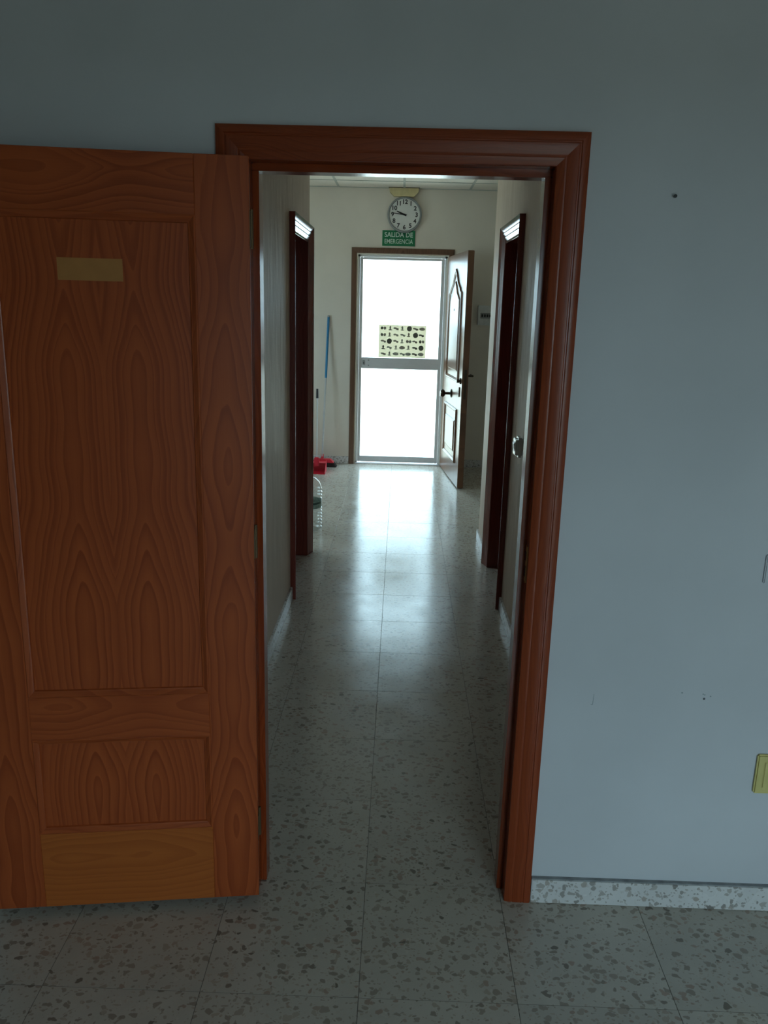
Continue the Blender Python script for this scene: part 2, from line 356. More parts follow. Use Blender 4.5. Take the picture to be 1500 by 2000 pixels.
def side_wall(name, x0, x1, y0, y1, door, label):
    b = MB(); d0, d1, dz = door
    b.box((x0, y0, -.05), (x1, d0, ZC + .05)); b.box((x0, d1, -.05), (x1, y1, ZC + .05)); b.box((x0, d0, dz), (x1, d1, ZC + .05))
    return struct(b.build(name, 'corridor_wall'), label, 'wall')
DL = (2.535, 3.345, 2.085); DR = (2.475, 3.200, 2.095)
side_wall('wall_corridor_left', CL - .16, CL, WT, CLE, DL, 'grey shaded corridor wall on the left with uneven plaster')
side_wall('wall_corridor_right', CR, CR + .16, WT, CRE, DR, 'grey shaded corridor wall on the right with a light switch')
b = MB().box((HX0 - .2, CLE - .12, -.05), (CL - .16, CLE, ZC + .05)); struct(b.build('wall_hall_left_return', 'hall_wall'), 'hall wall turning away left behind the corridor corner', 'wall')
b = MB().box((CR + .16, CRE - .12, -.05), (HX1 + .2, CRE, ZC + .05)); struct(b.build('wall_hall_right_return', 'hall_wall'), 'hall wall turning away right behind the corridor corner', 'wall')
b = MB(); b.box((HX0 - .2, WT, -.05), (HX0, HWIN[0], ZC + .05)); b.box((HX0 - .2, HWIN[1], -.05), (HX0, FW + .2, ZC + .05)); b.box((HX0 - .2, HWIN[0], -.05), (HX0, HWIN[1], HWIN[2])); b.box((HX0 - .2, HWIN[0], HWIN[3]), (HX0, HWIN[1], ZC + .05))
struct(b.build('wall_hall_left', 'hall_wall'), 'window wall of the hall hidden to the left', 'wall')
struct(MB().box((HX1, WT, -.05), (HX1 + .2, FW + .2, ZC + .05)).build('wall_hall_right', 'hall_wall'), 'side wall of the hall hidden to the right', 'wall')
EL, ER, ET = -0.478, 0.470, 2.205
b = MB(); b.box((HX0, FW, -.05), (EL, FW + .2, ZC + .05)); b.box((ER, FW, -.05), (HX1, FW + .2, ZC + .05)); b.box((EL, FW, ET), (ER, FW + .2, ZC + .05))
wall_exit = struct(b.build('wall_exit', 'hall_wall'), 'off-white end wall around the bright exit door', 'wall')

# floor: grout bed and terrazzo tiles
floor = struct(MB().box((XL, YB, -.06), (XR, FW + .12, -.0010)).build('floor', 'grout'), 'speckled beige terrazzo tile floor running from the room through the corridor', 'floor')
TX, TY, JX, JY = 0.402, 0.4235, -0.058, 0.046
jw = 0.0008
me = None
hx, hy = TX / 2 - jw, TY / 2 - jw; ch = 0.0003
def tile_mesh():
    b = MB(); v = []
    v += [(-hx, -hy, -.0035), (hx, -hy, -.0035), (hx, hy, -.0035), (-hx, hy, -.0035)]
    v += [(-hx, -hy, -ch), (hx, -hy, -ch), (hx, hy, -ch), (-hx, hy, -ch)]
    v += [(-hx + ch, -hy + ch, 0), (hx - ch, -hy + ch, 0), (hx - ch, hy - ch, 0), (-hx + ch, hy - ch, 0)]
    f = [(8, 9, 10, 11)] + [(i, (i + 1) % 4, 4 + (i + 1) % 4, 4 + i) for i in range(4)] + [(4 + i, 4 + (i + 1) % 4, 8 + (i + 1) % 4, 8 + i) for i in range(4)]
    return b.poly(v, f)
t0 = tile_mesh().build('floor_tile', 'tile', floor)
first = True
for j in range(-11, 17):
    for i in range(-8, 10):
        x = JX + (i + .5) * TX; y = JY + (j + .5) * TY
        if y < 0: ok = XL < x + TX / 2 and x - TX / 2 < XR and y > YB
        elif y < 3.5: ok = CL - .2 < x + TX / 2 - .02 and x - TX / 2 + .02 < CR + .2
        else: ok = HX0 < x < HX1 and y + TY/2 < FW + .14
        if not ok: continue
        if x - TX / 2 < XL or x + TX / 2 > XR or y - TY / 2 < YB - .15: continue
        if first: o = t0; first = False
        else: o = t0.copy(); C.objects.link(o)
        o.location = (x, y, 0)

# hall ceiling of square panels on a bar grid
ceil = struct(MB().box((HX0 - .2, WT, ZC + .012), (HX1 + .2, FW + .2, ZC + .09)).build('ceiling_hall', 'white_ceiling'), 'pale suspended ceiling of square panels above the hall and corridor', 'ceiling')
PX, PJX, PJY = 0.663, -0.010, 6.262
xs = [PJX + PX * k for k in range(-4, 5)]; ys = [FW] + [PJY - PX * k for k in range(0, 10)]
pm = None
for r in range(len(ys) - 1):
    y1, y0 = ys[r], max(ys[r + 1], WT)
    for k in range(len(xs) - 1):
        xc = (xs[k] + xs[k + 1]) / 2
        if abs(xc) > 2.1 or (y1 < 3.6 and abs(xc) > 0.7): continue
        w, d = PX / 2 - .004, (y1 - y0) / 2 - .004
        if r == 0 or pm is None or abs((y1 - y0) - PX) > .01:
            o = MB().box((-w, -d, -.006), (w, d, .012), .003).build('ceiling_panel', 'panel', ceil)
            if r and abs((y1 - y0) - PX) < .01: pm = o
        else:
            o = pm.copy(); C.objects.link(o)
        o.location = (xc, (y0 + y1) / 2, ZC)
for x in xs[1:-1]: MB().box((x - .011, 3.45 if abs(x) > .6 else WT, ZC - .010), (x + .011, FW, ZC - .002)).build('ceiling_bar', 'tbar', ceil)
for y in ys[1:]:
    if y > 3.9: MB().box((HX0, y - .011, ZC - .0101), (HX1, y + .011, ZC - .0021)).build('ceiling_bar', 'tbar', ceil)
MB().box((HX0, FW - .018, ZC - .012), (HX1, FW - .001, ZC - .003)).build('ceiling_edge_bar', 'tbar', ceil)

# skirtings
SK = 0.080
def skirt(name, lo, hi, label):
    o = struct(MB().box(lo, hi, .002).build(name, 'skirt'), label, 'baseboard')
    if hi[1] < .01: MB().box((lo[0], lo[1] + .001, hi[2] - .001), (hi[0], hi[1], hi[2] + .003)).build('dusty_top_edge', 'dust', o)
    return o
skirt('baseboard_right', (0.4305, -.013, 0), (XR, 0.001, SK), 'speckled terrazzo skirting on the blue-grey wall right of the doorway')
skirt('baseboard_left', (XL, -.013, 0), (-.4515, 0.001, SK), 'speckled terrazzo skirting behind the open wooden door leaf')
skirt('baseboard_corridor_left', (CL - .001, WT, 0), (CL + .014, DL[0] - .082, SK), 'terrazzo skirting along the left corridor wall')
skirt('baseboard_corridor_right', (CR - .014, WT, 0), (CR + .001, DR[0] - .082, SK), 'terrazzo skirting along the right corridor wall before the dark doorway')
skirt('baseboard_corridor_corner', (CR - .014, DR[1] + .082, 0), (CR + .001, CRE + .013, SK), 'short terrazzo skirting at the right corridor corner')
skirt('baseboard_exit_left', (HX0, FW - .013, 0), (EL - .056, FW + .001, SK), 'terrazzo skirting left of the exit behind the broom')
skirt('baseboard_exit_right', (ER + .056, FW - .013, 0), (HX1, FW + .001, SK), 'terrazzo skirting right of the exit behind its open leaf')

# room window behind the viewer
wn = empty('window_1', ((WIN[0] + WIN[1]) / 2, YB - .1, WIN[2])); struct(wn, 'white framed window of the near room behind the viewer', 'window')
ww, wh = (WIN[1] - WIN[0]) / 2, WIN[3] - WIN[2]
b = MB(); b.box((-ww, -.03, 0), (-ww + .05, .03, wh), .003); b.box((ww - .05, -.03, 0), (ww, .03, wh), .003); b.box((-ww, -.03, 0), (ww, .03, .05), .003); b.box((-ww, -.03, wh - .05), (ww, .03, wh), .003); b.box((-.03, -.03, 0), (.03, .03, wh), .003)
b.build('window_frame', 'alu', wn)
for sx in (-1, 1): MB().box((min(sx * .03, sx * (ww - .05)), -.003, .05), (max(sx * .03, sx * (ww - .05)), .003, wh - .05)).build('pane', 'pane', wn)

wn = empty('window_2', (HX0 - .1, (HWIN[0] + HWIN[1]) / 2, HWIN[2])); struct(wn, 'white framed window of the hall hidden behind the left corridor corner', 'window')
ww, wh = (HWIN[1] - HWIN[0]) / 2, HWIN[3] - HWIN[2]
b = MB(); b.box((-.03, -ww, 0), (.03, -ww + .05, wh), .003); b.box((-.03, ww - .05, 0), (.03, ww, wh), .003); b.box((-.03, -ww, 0), (.03, ww, .05), .003); b.box((-.03, -ww, wh - .05), (.03, ww, wh), .003); b.box((-.03, -.03, 0), (.03, .03, wh), .003)
b.build('window_frame', 'alu', wn)
for sx in (-1, 1): MB().box((-.003, min(sx * .03, sx * (ww - .05)), .05), (.003, max(sx * .03, sx * (ww - .05)), wh - .05)).build('pane', 'pane', wn)

# outdoors
struct(MB().box((-30, FW + .12, -.12), (30, 40, -.012)).box((-30, 0, -.12), (HX0 - .2, FW + .12, -.012)).build('ground_outside', 'pave'), 'pale bright pavement outside the exit door', 'ground')
struct(MB().box((-30, -40, -.14), (30, YB - .2, -.06)).build('ground_yard', 'yard'), 'dark yard behind the near room', 'ground')

# ------------------------------------------------------------------ casings
def casing(root, prof, O, A, N, a0, a1, zt, mats, names=('casing', 'casing_head', 'casing')):
    """mitred casing of three members; O origin, A along the wall, N out of the wall; prof [(u outward, v proud)]"""
    O, A, N = Vector(O), Vector(A), Vector(N); Z = Vector((0, 0, 1)); n = len(prof)
    def member(ring0, ring1, name, mat):
        vs = ring0 + ring1; fs = [tuple(range(n)), tuple(range(n, 2 * n))] + [(i, (i + 1) % n, n + (i + 1) % n, n + i) for i in range(n)]
        return MB().poly(vs, fs).build(name, mat, root)
    member([O + A * (a0 - u) + N * v for u, v in prof], [O + A * (a0 - u) + N * v + Z * (zt + u) for u, v in prof], names[0], mats[0])
    member([O + A * (a0 - u) + N * v + Z * (zt + u) for u, v in prof], [O + A * (a1 + u) + N * v + Z * (zt + u) for u, v in prof], names[1], mats[1])
    member([O + A * (a1 + u) + N * v for u, v in prof], [O + A * (a1 + u) + N * v + Z * (zt + u) for u, v in prof], names[2], mats[0])
P_MAIN = [(0, -.001), (0, .008), (.003, .010), (.018, .0125), (.020, .0115), (.023, .0115), (.025, .013), (.050, .014), (.052, .0125), (.055, .0125), (.057, .0145), (.071, .0145), (.075, .012), (.075, -.001)]
P_SIDE = [(0, -.001), (0, .003), (.003, .004), (.020, .0115), (.023, .0105), (.028, .0105), (.043, .018), (.046, .0165), (.051, .0165), (.078, .0315), (.080, .0315), (.080, -.001)]

tr = empty('trim_1'); struct(tr, 'reddish varnished wooden frame of the near doorway', 'door frame')
casing(tr, P_MAIN, (0, 0, 0), (1, 0, 0), (0, -1, 0), -0.374, 0.3535, 2.0245, ('case_v', 'case_h'))
for nm, lo, hi in (('jamb', (OL, 0, 0), (-.3735, WT, 2.024)), ('jamb', (.353, 0, 0), (OR_, WT, 2.024))): MB().box(lo, hi, .001).build(nm, 'lining', tr)
MB().box((OL, 0, 2.024), (OR_, WT, OT), .001).build('head_jamb', 'lining_h', tr)
MB().box((-.3735, .042, 0), (-.357, WT, 2.008), .002).build('door_stop', 'lining', tr)
MB().box((.337, .042, 0), (.353, WT, 2.008), .002).build('door_stop', 'lining', tr)
MB().box((-.3735, .042, 2.006), (.353, WT, 2.024), .002).build('head_stop', 'lining_h', tr)
sp = MB().box((.3515, .008, .985), (.3535, .034, 1.085), .0008).build('strike_plate', 'brass', tr)
MB().box((.3510, .014, 1.045), (.3520, .028, 1.070)).build('latch_hole', 'black', sp); MB().box((.3510, .014, 1.0), (.3520, .028, 1.03)).build('latch_hole', 'black', sp)
casing(tr, P_MAIN, (0, WT, 0), (1, 0, 0), (0, 1, 0), -0.374, 0.3535, 2.0245, ('case_v', 'case_h'))

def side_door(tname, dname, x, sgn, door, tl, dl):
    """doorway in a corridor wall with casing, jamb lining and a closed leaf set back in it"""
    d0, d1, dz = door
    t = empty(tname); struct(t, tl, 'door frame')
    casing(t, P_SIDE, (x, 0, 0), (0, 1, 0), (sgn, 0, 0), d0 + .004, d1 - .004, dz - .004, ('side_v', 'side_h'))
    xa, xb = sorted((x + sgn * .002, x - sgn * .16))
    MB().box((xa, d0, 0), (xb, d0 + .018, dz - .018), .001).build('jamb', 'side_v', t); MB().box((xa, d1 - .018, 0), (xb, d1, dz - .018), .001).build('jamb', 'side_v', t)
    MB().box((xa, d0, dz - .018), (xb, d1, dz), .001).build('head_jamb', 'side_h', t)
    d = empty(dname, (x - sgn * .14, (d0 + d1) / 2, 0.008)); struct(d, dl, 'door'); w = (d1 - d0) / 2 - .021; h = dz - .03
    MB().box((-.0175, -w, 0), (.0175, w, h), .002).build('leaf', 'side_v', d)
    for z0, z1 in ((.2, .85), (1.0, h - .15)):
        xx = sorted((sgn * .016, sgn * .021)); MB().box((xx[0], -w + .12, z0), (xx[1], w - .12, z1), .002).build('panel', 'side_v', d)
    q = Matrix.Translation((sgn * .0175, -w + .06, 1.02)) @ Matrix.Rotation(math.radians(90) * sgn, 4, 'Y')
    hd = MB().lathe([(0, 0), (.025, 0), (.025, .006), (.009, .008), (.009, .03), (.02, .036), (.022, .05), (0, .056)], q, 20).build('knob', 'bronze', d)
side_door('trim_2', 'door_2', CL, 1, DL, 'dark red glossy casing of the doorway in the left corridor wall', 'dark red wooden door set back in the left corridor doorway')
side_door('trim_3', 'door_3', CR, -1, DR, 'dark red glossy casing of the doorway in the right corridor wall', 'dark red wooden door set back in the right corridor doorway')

# ------------------------------------------------------------------ the open leaf of the near doorway
LW, LH, LZ, LTH = 0.722, 1.998, 0.026, 0.035
A0 = Vector((-0.364, -0.055, LZ)); B0 = Vector((-1.066, -0.148, LZ)); ang = math.atan2(A0.y - B0.y, A0.x - B0.x)
leaf = empty('door_1', A0, ang); struct(leaf, 'orange-brown panelled wooden door leaf standing wide open at the left', 'door')
# local frame: hinge edge at x=0, leaf runs to -x, visible face at y=0, thickness to +y; z from leaf bottom
zs = dict(b1=0.234, m0=0.522, m1=0.645, t0=1.864)
xs0, xs1 = -0.126, -0.594
MB().box((xs0, 0, 0), (0, LTH, LH), .0015).build('stile', 'leaf_stile', leaf)
MB().box((-LW, 0, 0), (xs1, LTH, LH), .0015).build('stile', 'leaf_stile2', leaf)
MB().box((xs1, .0003, zs['t0']), (xs0, LTH, LH), .0012).build('rail', 'leaf_rail', leaf)
MB().box((xs1, .0003, zs['m0']), (xs0, LTH, zs['m1']), .0012).build('rail', 'leaf_rail2', leaf)
MB().box((xs1, .0003, 0), (xs0, LTH, zs['b1']), .0012).build('rail', 'leaf_rail3', leaf)
for z0, z1, mt in ((zs['b1'], zs['m0'], 'leaf_panel2'), (zs['m1'], zs['t0'], 'leaf_panel')):
    p = MB().box((xs1, .011, z0), (xs0, .024, z1)).build('panel', mt, leaf)
    # moulding: four mitred strips sloping from the frame down to the panel
    prof = [(-.001, .0115), (-.001, .001), (.003, -.0015), (.006, .0005), (.012, .0055), (.016, .0065), (.018, .0115)]
    n = len(prof)
    def ring(cx, cz, sx, sz): return [Vector((cx + sx * u, v, cz + sz * u)) for u, v in prof]
    cor = [ring(xs1, z0, 1, 1), ring(xs0, z0, -1, 1), ring(xs0, z1, -1, -1), ring(xs1, z1, 1, -1)]
    for k in range(4):
        r0, r1 = cor[k], cor[(k + 1) % 4]
        fs = [tuple(range(n)), tuple(range(n, 2 * n))] + [(i, (i + 1) % n, n + (i + 1) % n, n + i) for i in range(n)]
        MB().poly(r0 + r1, fs).build('moulding', 'leaf_rail2' if k % 2 == 0 else 'leaf_stile', p)
tp = MB().box((-.446, .0104, 1.710), (-.297, .0112, 1.761)).build('tape_patch', 'tape', leaf); tp['label'] = 'paler yellow rectangle left by a removed nameplate'
for z in (0.22, 1.06, 1.84):
    h = MB(); h.tube((.003, .040, z - .045), (.003, .040, z + .045), .0045); h.box((-.001, .004, z - .04), (.0012, .034, z + .04)); h.build('hinge', 'hinge_metal', leaf)
kq = Matrix.Translation((-.672, 0, 1.02)) @ ROTX
k = MB().lathe([(0, 0), (.025, 0), (.025, .005), (.022, .007), (.010, .010), (.009, .030), (.020, .036), (.025, .046), (.024, .056), (.015, .063), (0, .065)], kq, 28).build('knob', 'brass', leaf); k['label'] = 'pale brass door knob'

# ------------------------------------------------------------------ exit: casing, glazed door, open wooden leaf
t = empty('trim_4', (0, FW, 0)); struct(t, 'brown wooden casing around the bright exit door', 'door frame')
P_EX = [(0, -.001), (0, .012), (.006, .016), (.048, .018), (.054, .014), (.054, -.001)]
casing(t, P_EX, (0, 0, 0), (1, 0, 0), (0, -1, 0), EL, ER, ET, ('exit_case', 'exit_case'))
MB().box((EL, 0, 0), (EL + .012, .2, ET - .012)).build('jamb', 'reveal', t); MB().box((ER - .012, 0, 0), (ER, .2, ET - .012)).build('jamb', 'reveal', t)
MB().box((EL, 0, ET - .012), (ER, .2, ET)).build('head_jamb', 'reveal', t)
MB().box((EL + .012, .0, -.002), (ER - .012, .2, .010), .002).build('threshold', 'alu', t)

GX0, GX1 = -0.466, 0.458
gd = empty('door_4', (0, FW + .06, 0.012)); struct(gd, 'white aluminium exit door with two glass panes flooded with daylight', 'door')
GH = ET - .026
b = MB(); b.box((GX0, -.02, 0), (GX0 + .022, .04, GH), .002); b.box((GX1 - .022, -.02, 0), (GX1, .04, GH), .002); b.box((GX0, -.02, GH - .02), (GX1, .04, GH), .002); b.build('outer_frame', 'alu', gd)
x0, x1 = GX0 + .024, GX1 - .024
MB().box((x0, -.01, .006), (x0 + .028, .03, GH - .022), .003).build('stile', 'alu', gd); MB().box((x1 - .034, -.01, .006), (x1, .03, GH - .022), .003).build('stile', 'alu', gd)
MB().box((x0 + .028, -.008, GH - .046), (x1 - .034, .028, GH - .022), .003).build('top_rail', 'alu', gd)
mr = MB().box((x0 + .028, -.010, 1.018), (x1 - .034, .030, 1.134), .004).build('middle_rail', 'alu', gd)
MB().box((x0 + .028, -.010, .006), (x1 - .034, .030, .070), .004).build('bottom_rail', 'alu', gd)
lk = MB().box((-.402, -.018, 1.055), (-.380, -.009, 1.105), .003).build('lock', 'grey', mr)
MB().lathe([(0, 0), (.006, 0), (.006, .004), (0, .004)], facing(-.391, -.018, 1.075), 14).build('keyhole', 'black', lk)
MB().box((-.345, -.013, 1.097), (-.332, -.009, 1.112), .001).build('screw_plate', 'grey', mr); MB().box((-.345, -.013, 1.045), (-.332, -.009, 1.057), .001).build('screw_plate', 'grey', mr)
MB().box((x0 + .028, .008, 1.134), (x1 - .034, .013, GH - .046)).build('pane', 'pane', gd); MB().box((x0 + .028, .008, .070), (x1 - .034, .013, 1.018)).build('pane', 'pane', gd)

# wooden leaf, swung into the hall
E0 = Vector((0.462, FW - .024, .010)); E1 = Vector((0.578, 5.585, .010)); EW = (E1 - E0).length
ea = math.atan2(E1.y - E0.y, E1.x - E0.x)
ex = empty('door_5', E0, ea); struct(ex, 'brown carved wooden front door leaf standing open beside the exit', 'door')
# local: x from hinge to free edge, face towards the corridor axis at y=0 looking to -y ; thickness +y
ETH, EH = 0.058, 2.176
# (direction of +y local is rotated; the visible outside face is the one turned to -x world)
sg = 1 if (Matrix.Rotation(ea, 3, 'Z') @ Vector((0, 1, 0))).x > 0 else -1
def L(y): return sg * y
def lbox(mb, x0, x1, y0, y1, z0, z1, bev=0.0): a, c = sorted((L(y0), L(y1))); return mb.box((x0, a, z0), (x1, c, z1), bev)
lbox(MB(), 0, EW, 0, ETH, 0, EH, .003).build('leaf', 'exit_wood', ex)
def outline(x0, x1, z0, z1, arch):
    """panel outline; arch adds the pointed ogee top"""
    if not arch: return [(x0, z0), (x1, z0), (x1, z1), (x0, z1)]
    w = x1 - x0; xm = (x0 + x1) / 2; s = z1 - arch
    pts = [(x0, z0), (x1, z0), (x1, s), (x1 - .10 * w, s + .02 * 1), (x1 - .12 * w, s + .18 * arch), (x1 - .28 * w, s + .42 * arch), (x1 - .40 * w, s + .80 * arch), (xm, z1)]
    return pts + [(2 * xm - x, z) for x, z in pts[2:-1]][::-1]
def frame_strip(pts, w, y, name, mat, parent, prof):
    """raised moulding that follows a closed outline"""
    n = len(pts); P = [Vector((p[0], 0, p[1])) for p in pts]; nr = []
    for i in range(n):
        a, c, d = P[i - 1], P[i], P[(i + 1) % n]
        e1 = (c - a).normalized(); e2 = (d - c).normalized(); n1 = Vector((-e1.z, 0, e1.x)); n2 = Vector((-e2.z, 0, e2.x)); m = (n1 + n2)
        m = m.normalized() / max(.5, m.normalized().dot(n1)); nr.append(m)
    k = len(prof); vs = []
    for i in range(n):
        for u, v in prof: q = P[i] + nr[i] * u; vs.append((q.x, L(y - v), q.z))
    fs = [(i * k + j, i * k + (j + 1) % k, ((i + 1) % n) * k + (j + 1) % k, ((i + 1) % n) * k + j) for i in range(n) for j in range(k)]
    return MB().poly(vs, fs).build(name, mat, parent)
pf = [(0, -.002), (0, .006), (.008, .014), (.018, .014), (.026, .008), (.034, .004), (.034, -.002)]
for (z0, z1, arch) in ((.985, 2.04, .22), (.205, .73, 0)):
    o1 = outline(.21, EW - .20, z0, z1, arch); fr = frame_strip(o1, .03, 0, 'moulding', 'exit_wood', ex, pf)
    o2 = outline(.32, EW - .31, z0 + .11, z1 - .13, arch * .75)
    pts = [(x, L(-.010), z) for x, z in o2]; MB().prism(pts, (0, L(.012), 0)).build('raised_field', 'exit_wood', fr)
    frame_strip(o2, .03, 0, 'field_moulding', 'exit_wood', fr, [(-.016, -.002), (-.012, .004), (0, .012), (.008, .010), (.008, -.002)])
def outq(x, z, y=0): return Matrix.Translation((x, L(y), z)) @ Matrix.Rotation(math.radians(90 * sg), 4, 'X')
k = MB().lathe([(0, 0), (.042, 0), (.042, .006), (.034, .012), (.014, .018), (.012, .062), (.030, .070), (.040, .085), (.040, .100), (.028, .112), (0, .115)], outq(EW / 2, .845), 24).build('centre_knob', 'bronze', ex)
MB().lathe([(0, 0), (.012, 0), (.012, .012), (.007, .014), (0, .014)], outq(EW / 2, 1.655), 16).build('peephole', 'bronze', ex)
MB().lathe([(0, 0), (.028, 0), (.028, .010), (.016, .014), (.016, .040), (0, .040)], outq(EW - .075, 1.01), 18).build('lock_cylinder', 'bronze', ex)
lbox(MB(), EW - .12, EW - .10, -.010, .001, .86, .95, .002).build('pull_plate', 'bronze', ex)
lbox(MB(), EW - .001, EW + .002, .018, .042, .85, 1.12).build('lock_plate', 'bronze', ex)
hb = MB(); hb.tube((EW - .06, L(ETH), 1.06), (EW - .06, L(ETH + .05), 1.06), .010); hb.tube((EW - .06, L(ETH + .05), 1.06), (EW - .17, L(ETH + .05), 1.06), .010); lbox(hb, EW - .085, EW - .035, ETH, ETH + .006, .95, 1.12, .002); hb.build('inside_handle', 'bronze', ex)

# ------------------------------------------------------------------ things on the end wall
ck = empty('wall_clock', (0.0, FW - .052, 2.408)); tag(ck, 'round white wall clock with grey rim above the green exit sign', 'clock')
cr = 0.174
MB().lathe([(0, -.050), (cr - .004, -.050), (cr, -.044), (cr, -.006), (cr - .004, 0), (cr - .014, .002), (cr - .020, -.004), (cr - .021, -.012)], facing(0, 0, cr), 56).build('rim', 'clockrim', ck)
fc = MB().lathe([(0, -.012), (cr - .0205, -.012), (cr - .0205, -.016), (0, -.016)], facing(0, 0, cr), 56).build('face', 'clockface', ck)
for i in range(1, 13):
    a = math.radians(30 * i); rr = .122
    text_part('numeral', str(i), .058, 'black', fc, (rr * math.sin(a), .0115, cr + rr * math.cos(a)), .0006, 1.0, .0018)
def hand(name, deg, l, w, y, tail=.02):
    a = math.radians(deg); d = Vector((math.sin(a), 0, math.cos(a))); s = Vector((d.z, 0, -d.x)); O = Vector((0, y, cr))
    MB().prism([O - d * tail - s * w, O + d * l - s * w * .5, O + d * l + s * w * .5, O - d * tail + s * w], (0, -.0015, 0)).build(name, 'black', ck)
hand('hour_hand', 293, .085, .0095, .009); hand('minute_hand', 277, .120, .006, .006)
MB().lathe([(0, 0), (.008, 0), (.007, .009), (0, .009)], facing(0, .0115, cr), 16).build('hub', 'black', ck)

sg_ = empty('exit_sign', (-.0535, FW - .006, 2.280)); tag(sg_, 'green emergency exit sign with two lines of white lettering above the door', 'sign')
MB().box((-.1675, -.001, 0), (.1675, .0045, .152), .001).build('panel', 'green', sg_)
text_part('lettering', 'SALIDA DE', .066, 'signwhite', sg_, (.0, -.0018, .108), .0006, .92, .0012)
text_part('lettering', 'EMERGENCIA', .064, 'signwhite', sg_, (.0, -.0018, .043), .0006, .76, .0005)

em = empty('emergency_light', (-.012, FW, 2.755)); tag(em, 'yellowed emergency light box fixed under the ceiling over the clock', 'lamp')
pts = [(-.150, 0, .082), (.150, 0, .082), (.142, 0, .040), (.100, 0, 0), (-.100, 0, 0), (-.142, 0, .040)]
MB().prism(pts, (0, -.062, 0)).build('housing', 'lampcream', em)
MB().box((-.085, -.0665, .012), (.085, -.0615, .050), .002).build('diffuser', 'lampcream', em)
MB().box((-.155, -.070, .078), (.155, -.0, .087), .002).build('mounting_rim', 'bronze', em)

fb = empty('switch_box', (.875, FW, 1.512)); tag(fb, 'small grey fuse box on the end wall behind the open exit leaf', 'fuse box')
MB().box((-.085, -.055, 0), (.085, 0, .202), .006).build('housing', 'white', fb)
MB().box((-.058, -.058, .070), (.062, -.054, .128), .002).build('window', 'grey', fb)
for i in range(4): MB().box((-.048 + .027 * i, -.066, .085), (-.030 + .027 * i, -.057, .112), .002).build('breaker', 'black', fb)

# poster on the glass
po = empty('poster', (.015, FW + .0585, 1.152)); tag(po, 'cream poster of small dark pictures taped inside the exit glass', 'poster')
PW, PH = .250, .338
MB().box((-PW, -.0005, 0), (PW, .0004, PH)).build('sheet', 'paper', po)
rnd = random.Random(11)
def blob(mb, cx, cz, rx, rz, mi, n=9, jag=.25):
    rx *= 1.2; rz *= 1.2
    ps = [(cx + rx * math.cos(2 * math.pi * i / n) * (1 - jag * rnd.random()), -.0006, cz + rz * math.sin(2 * math.pi * i / n) * (1 - jag * rnd.random())) for i in range(n)]
    mb.prism(ps, (0, -.0004, 0), mi)
rows = [[(0, 0, 2), (1, 1, 0), (2, 1, 1), (3, 2, 0), (4, 0, 4), (5, 1, 1), (6, 1, 3)], [(0, 0, 2), (1, 1, 0), (2, 2, 1), (3, 2, 1), (4, 1, 0), (5, 0, 4), (6, 0, 1)], [(0, 1, 1), (1, 0, 4), (2, 1, 1), (3, 2, 0), (4, 1, 2), (5, 1, 1), (6, 0, 2)], [(0, 0, 0), (1, 2, 1), (2, 2, 0), (3, 1, 3), (4, 2, 0), (5, 0, 1), (6, 0, 4)], [(0, 1, 1), (1, 2, 0), (2, 2, 3), (3, 2, 1), (4, 2, 3), (5, 0, 1), (6, 2, 3)]]
for r, row in enumerate(rows):
    z = PH - .036 - r * .066
    for c, mi, kind in row:
        x = -PW + .048 + c * .0675 + .008 * (rnd.random() - .5); pb = MB()
        if kind == 0: blob(pb, x, z + .008, .010, .016, mi); blob(pb, x, z - .014, .018, .006, mi)
        elif kind == 1: blob(pb, x - .010, z + .003, .018, .009, mi); blob(pb, x + .014, z - .006, .014, .011, mi)
        elif kind == 2: blob(pb, x - .015, z, .014, .015, mi); blob(pb, x + .015, z, .014, .015, min(2, mi + 1))
        elif kind == 3: blob(pb, x, z, .028, .015, mi, 12, .12)
        else: blob(pb, x, z, .024, .025, mi, 12, .12)
        pb.build('picture', ['ink', 'ink2', 'ink3'], po)

# broom and long-handled dustpan leaning in the left corner of the hall
br = empty('broom', (-.775, FW - .20, 0)); tag(br, 'broom with blue and grey pole leaning on the end wall left of the exit', 'broom')
p0 = Vector((-.030, .020, .085)); p2 = Vector((.012, .183, 1.553)); p1 = p0.lerp(p2, .585)
MB().tube(p0, p1, .0095, .0095, 16).build('pole', 'stick', br); MB().tube(p1 - (p2 - p0) * .01, p2, .0125, .0125, 16).build('grip', 'blue', br)
MB().lathe([(0, 0), (.0125, 0), (.012, .012), (.007, .02), (0, .02)], Matrix.Translation(p2), 14).build('end_cap', 'grey', br)
b = MB(); b.tube((-.030, .02, .05), (-.028, .03, .13), .016, .013); b.poly([(-.13, -.03, .045), (.10, -.03, .045), (.10, .05, .045), (-.13, .05, .045), (-.11, -.02, .082), (.06, -.02, .082), (.06, .04, .082), (-.11, .04, .082)], [(0, 1, 2, 3), (4, 5, 6, 7), (0, 1, 5, 4), (1, 2, 6, 5), (2, 3, 7, 6), (3, 0, 4, 7)]); b.build('head', 'red', br)
b = MB()
for i in range(24):
    for j in range(4):
        x = -.122 + i * .0095; y = -.022 + j * .020; s = (x + .015) * .25
        b.tube((x, y, .046), (x + s, y + (j - 1.5) * .012, 0.001), .0045, .0055, 5)
o = b.build('bristles', 'bristle', br); o['kind'] = 'stuff'

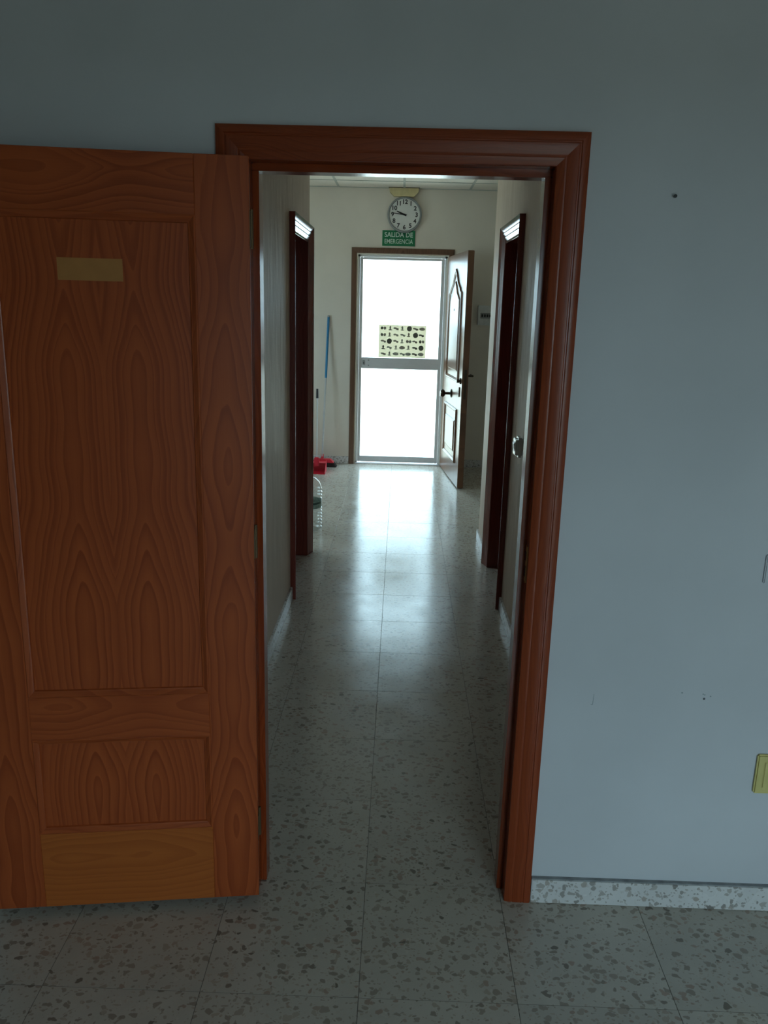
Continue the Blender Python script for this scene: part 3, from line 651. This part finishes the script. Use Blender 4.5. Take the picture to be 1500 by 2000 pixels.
dp = empty('dustpan', (-.850, FW - .52, 0)); tag(dp, 'red long-handled dustpan with white stick standing beside the broom', 'dustpan')
b = MB()
w = .115
pan = [(-w, -.11, .0), (w, -.11, .0), (w, .10, .0), (-w, .10, .0), (-w, -.11, .012), (-w, .10, .105), (w, .10, .105), (w, -.11, .012)]
b.box((-w, -.11, 0.0), (w, .10, .004)); b.box((-w, .096, .0), (w, .10, .11), .001)
for s in (-1, 1):
    x0_, x1_ = sorted((s * w, s * (w - .004))); b.prism([(x0_, -.11, .0), (x0_, .10, .0), (x0_, .10, .11), (x0_, .02, .10), (x0_, -.11, .02)], (x1_ - x0_, 0, 0))
b.box((-w, -.01, .095), (w, .10, .099)); b.build('pan', 'red', dp)
b = MB(); b.box((-.003, -.045, .07), (.047, -.005, .16), .006); b.build('socket', 'red', dp)
MB().tube((.022, -.02, .10), (.014, .10, .80), .0065, .0065, 12).build('stick', 'stick', dp)
hk = MB().tube((.0145, .093, .75), (.0125, .107, .845), .014, .012, 14); hk.build('grip', 'black', dp)

# water bottle at the corridor corner
bt = empty('water_bottle', (-.672, 4.02, 0)); tag(bt, 'large clear plastic water bottle on the floor behind the left corridor corner', 'bottle')
prof = [(0, .012), (.05, .004), (.085, 0), (.100, .012)]
z = .02
while z < .165: prof += [(.104, z), (.095, z + .012), (.104, z + .024)]; z += .026
prof += [(.099, .178), (.099, .235)]
z = .245
while z < .315: prof += [(.104, z), (.095, z + .012), (.104, z + .024)]; z += .026
prof += [(.098, .335), (.085, .372), (.055, .402), (.028, .416), (.024, .422), (.024, .436), (.021, .436)]
MB().lathe(prof, None, 40).build('body', 'pet', bt)
lb = MB().lathe([(.0995, .178), (.1005, .180), (.1005, .233), (.0995, .235)], None, 40).build('label', 'label', bt)
MB().lathe([(.1006, .212), (.1010, .213), (.1010, .226), (.1006, .227)], None, 40).build('label_stripe', 'labeldark', lb)
MB().lathe([(.0262, .428), (.0265, .43), (.0265, .452), (.022, .455), (0, .455)], None, 24).build('cap', 'white', bt)

# light switch in the corridor
ls = empty('light_switch', (CR, 2.0, .975)); tag(ls, 'white glossy light switch on the right corridor wall', 'light switch')
pl = MB().box((-.034, -.050, 0), (.001, .050, .098), .010).build('housing', 'white', ls)
pp = MB().box((-.040, -.042, .008), (-.033, .042, .090), .003).build('plate', 'white', pl)
rk = MB(); rk.prism([(-.0385, -.024, .016), (-.047, -.024, .064), (-.0385, -.024, .080)], (0, .048, 0)); rk.build('rocker', 'white', pl)

# ------------------------------------------------------------------ near wall details
so = empty('wall_socket', (1.033, 0, .386)); tag(so, 'yellowed socket cover plate low on the blue-grey wall at the right edge', 'socket')
MB().box((0, -.011, 0), (.122, .001, .121), .004).build('plate', 'ivory', so); MB().box((.020, -.014, .020), (.102, -.010, .101), .003).build('insert', 'ivory', so)
sw = empty('switch_plate', (.977, 0, 1.009)); tag(sw, 'white switch plate halfway up the wall at the right edge', 'light switch')
MB().box((0, -.008, 0), (.080, .001, .080), .003).build('plate', 'room_wall', sw); MB().box((.015, -.012, .015), (.065, -.007, .065), .003).build('rocker', 'white', sw)
na = MB().lathe([(0, 0), (.0022, 0), (.0022, .006), (.0042, .007), (.0042, .009), (0, .0095)], facing(.638, 0, 1.965), 12).build('nail', 'black'); tag(na, 'small dark nail in the blue-grey wall right of the door frame', 'nail')
def mark(pts, mat='mark2'): MB().prism([(x, 0.0002, z) for x, z in pts], (0, -.0006, 0)).build('scuff_mark', mat, wall_front)
mark([(.5600, .640), (.5618, .640), (.5628, .672), (.5616, .672)]); mark([(.556, .6395), (.5615, .6395), (.5615, .641), (.556, .641)])
for x, z, r in ((.8650, .668, .0035), (.8655, .680, .002), (.882, .676, .0022), (.861, .682, .002), (.803, .684, .0025)):
    mark([(x + r * math.cos(a * .9), z + r * math.sin(a * .9)) for a in range(7)], 'mark' if r > .003 else 'mark2')
